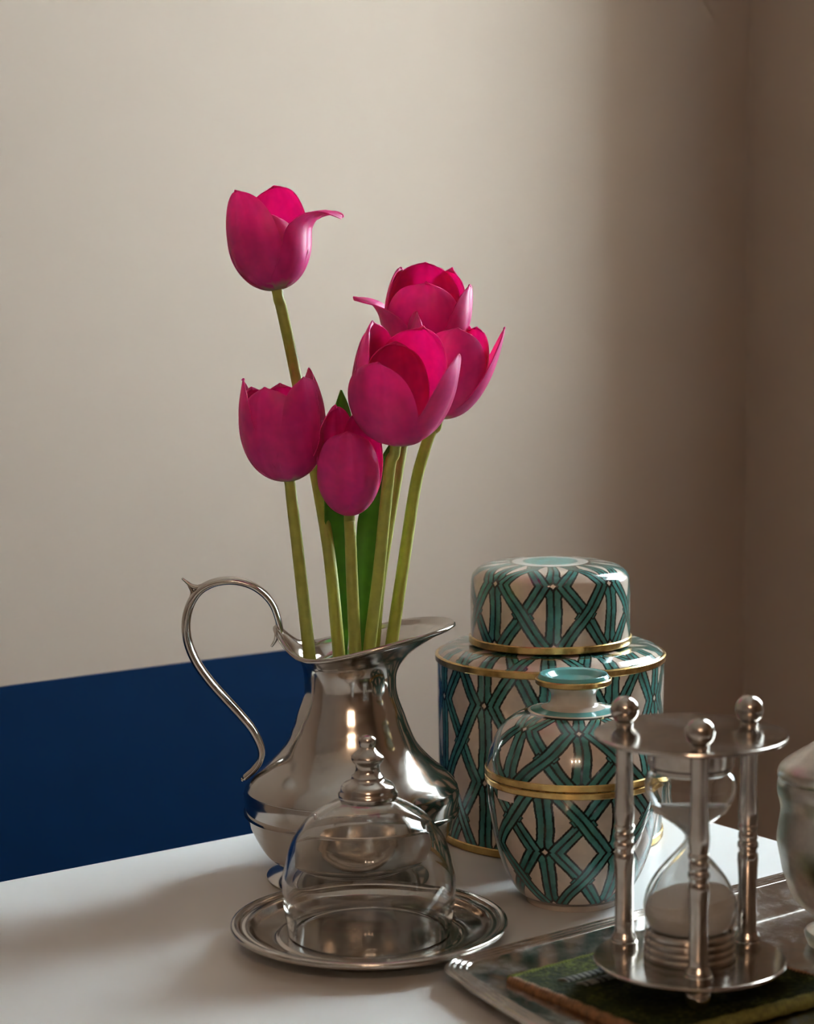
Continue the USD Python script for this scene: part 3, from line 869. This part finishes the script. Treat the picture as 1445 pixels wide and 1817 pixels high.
def build_mat():
    q = [at(907, 1731, MZ1), at(1187, 1655, MZ1), at(1505, 1746, MZ1), at(1173, 1835, MZ1)]
    ctr = np.mean(q, axis=0)
    c = thing("place_mat", "small square green needlepoint mat with corded edges, under the hourglass on the tray", "mat", (ctr[0], ctr[1], TZ + MZ0))
    n = 60
    s = np.linspace(0, 1, n)
    P = np.zeros((n, n, 3))
    for i, a in enumerate(s):
        P[i] = np.outer(1 - s, q[0] * (1 - a) + q[3] * a) + np.outer(s, q[1] * (1 - a) + q[2] * a)
    P[..., 2] = TZ + (MZ0 + MZ1) / 2 + 0.0007 * (meshkit.noise(P * 120, 4) - 0.5)
    (V, F), idx = sheet(P[:, ::-1], MZ1 - MZ0 - 0.001)
    put("fabric", (V, F), MAT_GREEN, c, smooth=35)
    # whipped edges: short slanting loops of cord one beside the other
    for k, (a, b, m, lab, amp) in enumerate(((q[3], q[0], RUST, "rust-brown whipped edge", 0.9), (q[3], q[2], CORD, "olive whipped edge", 1.0), (q[0], q[1], STITCH_LIME, None, 0.9), (q[1], q[2], RUST, None, 0.9))):
        L = np.linalg.norm(b - a)
        nseg = int(L / 0.0022)
        t = np.linspace(0, 1, nseg * 4 + 1)
        pts = a + np.outer(t, b - a)
        pts[:, 2] = TZ + (MZ0 + MZ1) / 2 + 0.0003 * amp
        rad = 0.0034 * amp * (1 + 0.13 * np.cos(t * nseg * 2 * np.pi) + 0.06 * np.sin(t * 61))
        put("edge_cord", tube(pts, rad, 10), m, c, smooth=True, label=lab)
    # two rows of dark and pale stitches near the far left corner
    for row, (u0, u1, v, mm) in enumerate(((0.13, 0.50, 0.18, 0), (0.16, 0.42, 0.27, 1))):
        parts = {0: [], 1: []}
        for k, u in enumerate(np.arange(u0, u1, 0.016)):
            p0 = (q[0] * (1 - u) + q[1] * u) * (1 - v) + (q[3] * (1 - u) + q[2] * u) * v
            p1 = (q[0] * (1 - u - 0.02) + q[1] * (u + 0.02)) * (1 - v - 0.05) + (q[3] * (1 - u - 0.02) + q[2] * (u + 0.02)) * (v + 0.05)
            z = TZ + MZ1 - 0.0002
            p0[2] = p1[2] = z
            mid = (p0 + p1) / 2 + ZUP * 0.0007
            put("stitch", tube(spline([p0 - ZUP * 0.0003, mid, p1 - ZUP * 0.0003], 3), 0.0007, 6), (STITCH_PALE, STITCH_DARK)[k % 2] if row == 0 or k % 3 else STITCH_PALE, c, smooth=True)


build_mat()


def build_hourglass():
    rb = 0.0066
    zc = MZ1 + 0.0004
    disc = at(1224, 1698, zc + 2 * rb - 0.001 + 0.0022)
    G = np.array([disc[0], disc[1], TZ])
    c = thing("hourglass", "pewter hourglass with three turned pillars and ball finials, standing on the green mat", "hourglass", G + ZUP * zc)
    m = lambda px, row: px * ((G + ZUP * height(G, row) - EYE) @ _F) / FPX
    zb0, zb1 = zc + 2 * rb - 0.001, zc + 2 * rb + 0.0016
    zt1 = height(G, 1299)
    zt0 = zt1 - 0.0026
    Rb, Rt = m(170.5, 1698), m(172, 1300)
    plate = lambda z0, z1, R: [(0, z0), (R - 0.0012, z0), (R - 0.0003, z0 + 0.0005), (R, (z0 + z1) / 2), (R - 0.0003, z1 - 0.0005), (R - 0.0012, z1), (0, z1)]
    put("base_plate", lathe(plate(zb0, zb1, Rb), G, 128), SOFT_PEWTER, c)
    put("top_plate", lathe(plate(zt0, zt1, Rt), G, 128), SOFT_PEWTER, c)
    rp = m(128, 1698)
    fr = [(-0.02, 1.0), (2 * np.pi / 3 - 0.02, 1.0), (-2 * np.pi / 3 - 0.02, 1.0)]
    H = zt0 - zb1
    sh = [(0, 0.0), (24.5, 0.0), (25, 0.010), (25, 0.022), (22.5, 0.027), (23.5, 0.032), (23, 0.042), (20, 0.052), (18.8, 0.062), (17.0, 0.068), (17.2, 0.10), (16.6, 0.2), (16.6, 0.30), (17.6, 0.36), (18.8, 0.40), (18.3, 0.425), (15.5, 0.435), (16.5, 0.45), (18.8, 0.46), (18.6, 0.478),
          (15.6, 0.488), (17.4, 0.50), (17.2, 0.52), (15.4, 0.53), (18.5, 0.545), (18.8, 0.558), (16.2, 0.566), (18.0, 0.60), (18.4, 0.63), (16.8, 0.70), (15.6, 0.80), (15.4, 0.90), (16.2, 0.98), (16.2, 1.0), (0, 1.0)]
    ball = lambda r, z: [(r * math.sin(a), z - r * math.cos(a)) for a in np.linspace(0, np.pi, 20)]
    for a, _ in fr:
        p = G + (-FWD * math.cos(a) + RGT * math.sin(a)) * rp
        put("pillar", lathe([(m(w, 1500), zb1 + H * u) for w, u in sh], p, 40), SOFT_PEWTER, c, smooth=40)
        put("finial", lathe(np.vstack([[(0, zt1), (0.0045, zt1), (0.0042, zt1 + 0.0014)], ball(m(26, 1250), zt1 + m(26, 1250) + 0.0004)[2:]]), p, 40), SOFT_PEWTER, c, smooth=60)
        put("foot", lathe(ball(rb, zc + rb), p, 32), SOFT_PEWTER, c, smooth=60)
    # turned seats that hold the glass
    zs = height(G, 1645)
    rr = m(82, 1660)
    h4 = (zs - zb1) / 4
    seat = [(0, zb1)]
    for k, w in enumerate((1.0, 1.0, 0.985, 0.96)):
        z0 = zb1 + k * h4
        seat += [(rr * (w - 0.035), z0), (rr * w, z0 + 0.25 * h4), (rr * w, z0 + 0.65 * h4), (rr * (w - 0.035), z0 + 0.98 * h4)]
    seat += [(rr * 0.86, zs), (0, zs)]
    put("base_collar", lathe(seat, G, 96), SOFT_PEWTER, c, smooth=30)
    zu = height(G, 1366)
    r2 = m(80, 1350)
    put("top_collar", lathe([(0, zu), (r2 * 0.86, zu), (r2 * 0.92, zu + 0.001), (r2 * 0.92, zu + 0.0022), (r2 * 0.88, zu + 0.0028), (r2 * 0.97, zu + 0.0036), (r2 * 0.98, zt0 - 0.001), (r2 * 0.95, zt0), (0, zt0)], G, 96), SOFT_PEWTER, c, smooth=30)
    B = prof(G, [(1645, 66), (1638, 75), (1625, 80.5), (1607, 82.5), (1582, 77), (1556, 64), (1530, 43), (1510, 25), (1496, 13.5), (1486, 9.5), (1478, 12), (1466, 25), (1448, 49), (1430, 66), (1410, 78), (1392, 82), (1378, 79), (1366, 70)])
    B[0, 1], B[-1, 1] = zs, zu
    o = spline(B, 8)
    i = o.copy()
    i[:, 0] -= 0.0011
    put("glass_bulb", lathe(np.vstack([o, i[::-1], o[:1]]), G, 96), GLASS, c, smooth=True)
    # sand
    zl = height(G, 1588)
    lo = i[(i[:, 1] < zl)]
    lo = np.vstack([[(0, zs + 0.0002)], lo * [1, 1] - [0.0003, 0], [(lo[-1, 0] * 0.5, zl + 0.0030), (lo[-1, 0] * 0.2, zl + 0.0052), (0, zl + 0.0058)]])
    lo[1, 1] = zs + 0.0002
    put("sand", slumped(lathe(lo, G, 64), G, zl), SAND, c, smooth=40, label="heap of pale sand in the lower bulb")
    zh = height(G, 1413)
    zn = height(G, 1484)
    hi = i[(i[:, 1] > zn) & (i[:, 1] < zh)]
    hi = np.vstack([[(0, zn)], hi - [0.0003, 0], [(hi[-1, 0] * 0.55, zh - 0.0030), (0, zh - 0.007)]])
    sv, sf = lathe(hi, G, 64)
    up = np.clip((sv[:, 2] - TZ - zh + 0.009) / 0.004, 0, 1)
    rt = float(hi[-3, 0])
    sv[:, 2] -= up * math.tan(math.radians(13)) * np.clip((sv - G) @ FWD + rt, 0, None) * 0.85
    put("sand", (sv, sf), SAND, c, smooth=40, label="sand left in the upper bulb")


def slumped(m, G, zl):
    """The heap lies higher on the side away from the window."""
    v, f = m
    k = np.clip((v[:, 2] - TZ - zl + 0.012) / 0.012, 0, 1)
    v[:, 2] += k * 0.0035 * ((v - G) @ RGT) / 0.025
    return v, f


build_hourglass()


def build_bowl():
    G = at(1499, 1674, 0.004)
    B = np.array([G[0], G[1], TZ])
    c = thing("covered_bowl", "footed pewter bowl with a domed lid, right of the hourglass on the tray", "bowl", B + ZUP * 0.0036)
    P = prof(B, [(1660, 70), (1655, 71), (1650, 68), (1642, 52), (1632, 42), (1622, 58), (1600, 86), (1583, 96), (1551, 109), (1525, 115), (1500, 120), (1486, 121.5), (1464, 119), (1440, 115.5), (1425, 117), (1406, 121.5), (1390, 121.5), (1382, 119.5)])
    body = np.vstack([[(0, 0.0037), (P[0][0] - 0.002, 0.0037)], P[:3], spline(P[2:], 8)[1:], [(P[-1][0] - 0.002, P[-1][1]), (P[-1][0] - 0.004, P[-1][1] - 0.003), (P[7][0] * 0.8, P[7][1]), (0, P[6][1])]])
    body[1, 1] = 0.0036
    body[0, 1] = 0.0045
    put("bowl_body", lathe(body, B, 96), DULL_PEWTER, c, smooth=50)
    Q = prof(B, [(1381, 120), (1376, 122), (1370, 121.5), (1361, 118), (1350, 106), (1338, 88), (1325, 68), (1310, 44), (1296, 22), (1290, 11), (1284, 10), (1276, 17), (1266, 19), (1256, 14), (1250, 0)])
    ld = put("lid", lathe(np.vstack([[(0, Q[0][1])], Q[:2], spline(Q[1:], 8)[1:]]), B, 96), DULL_PEWTER, c, smooth=50)


build_bowl()
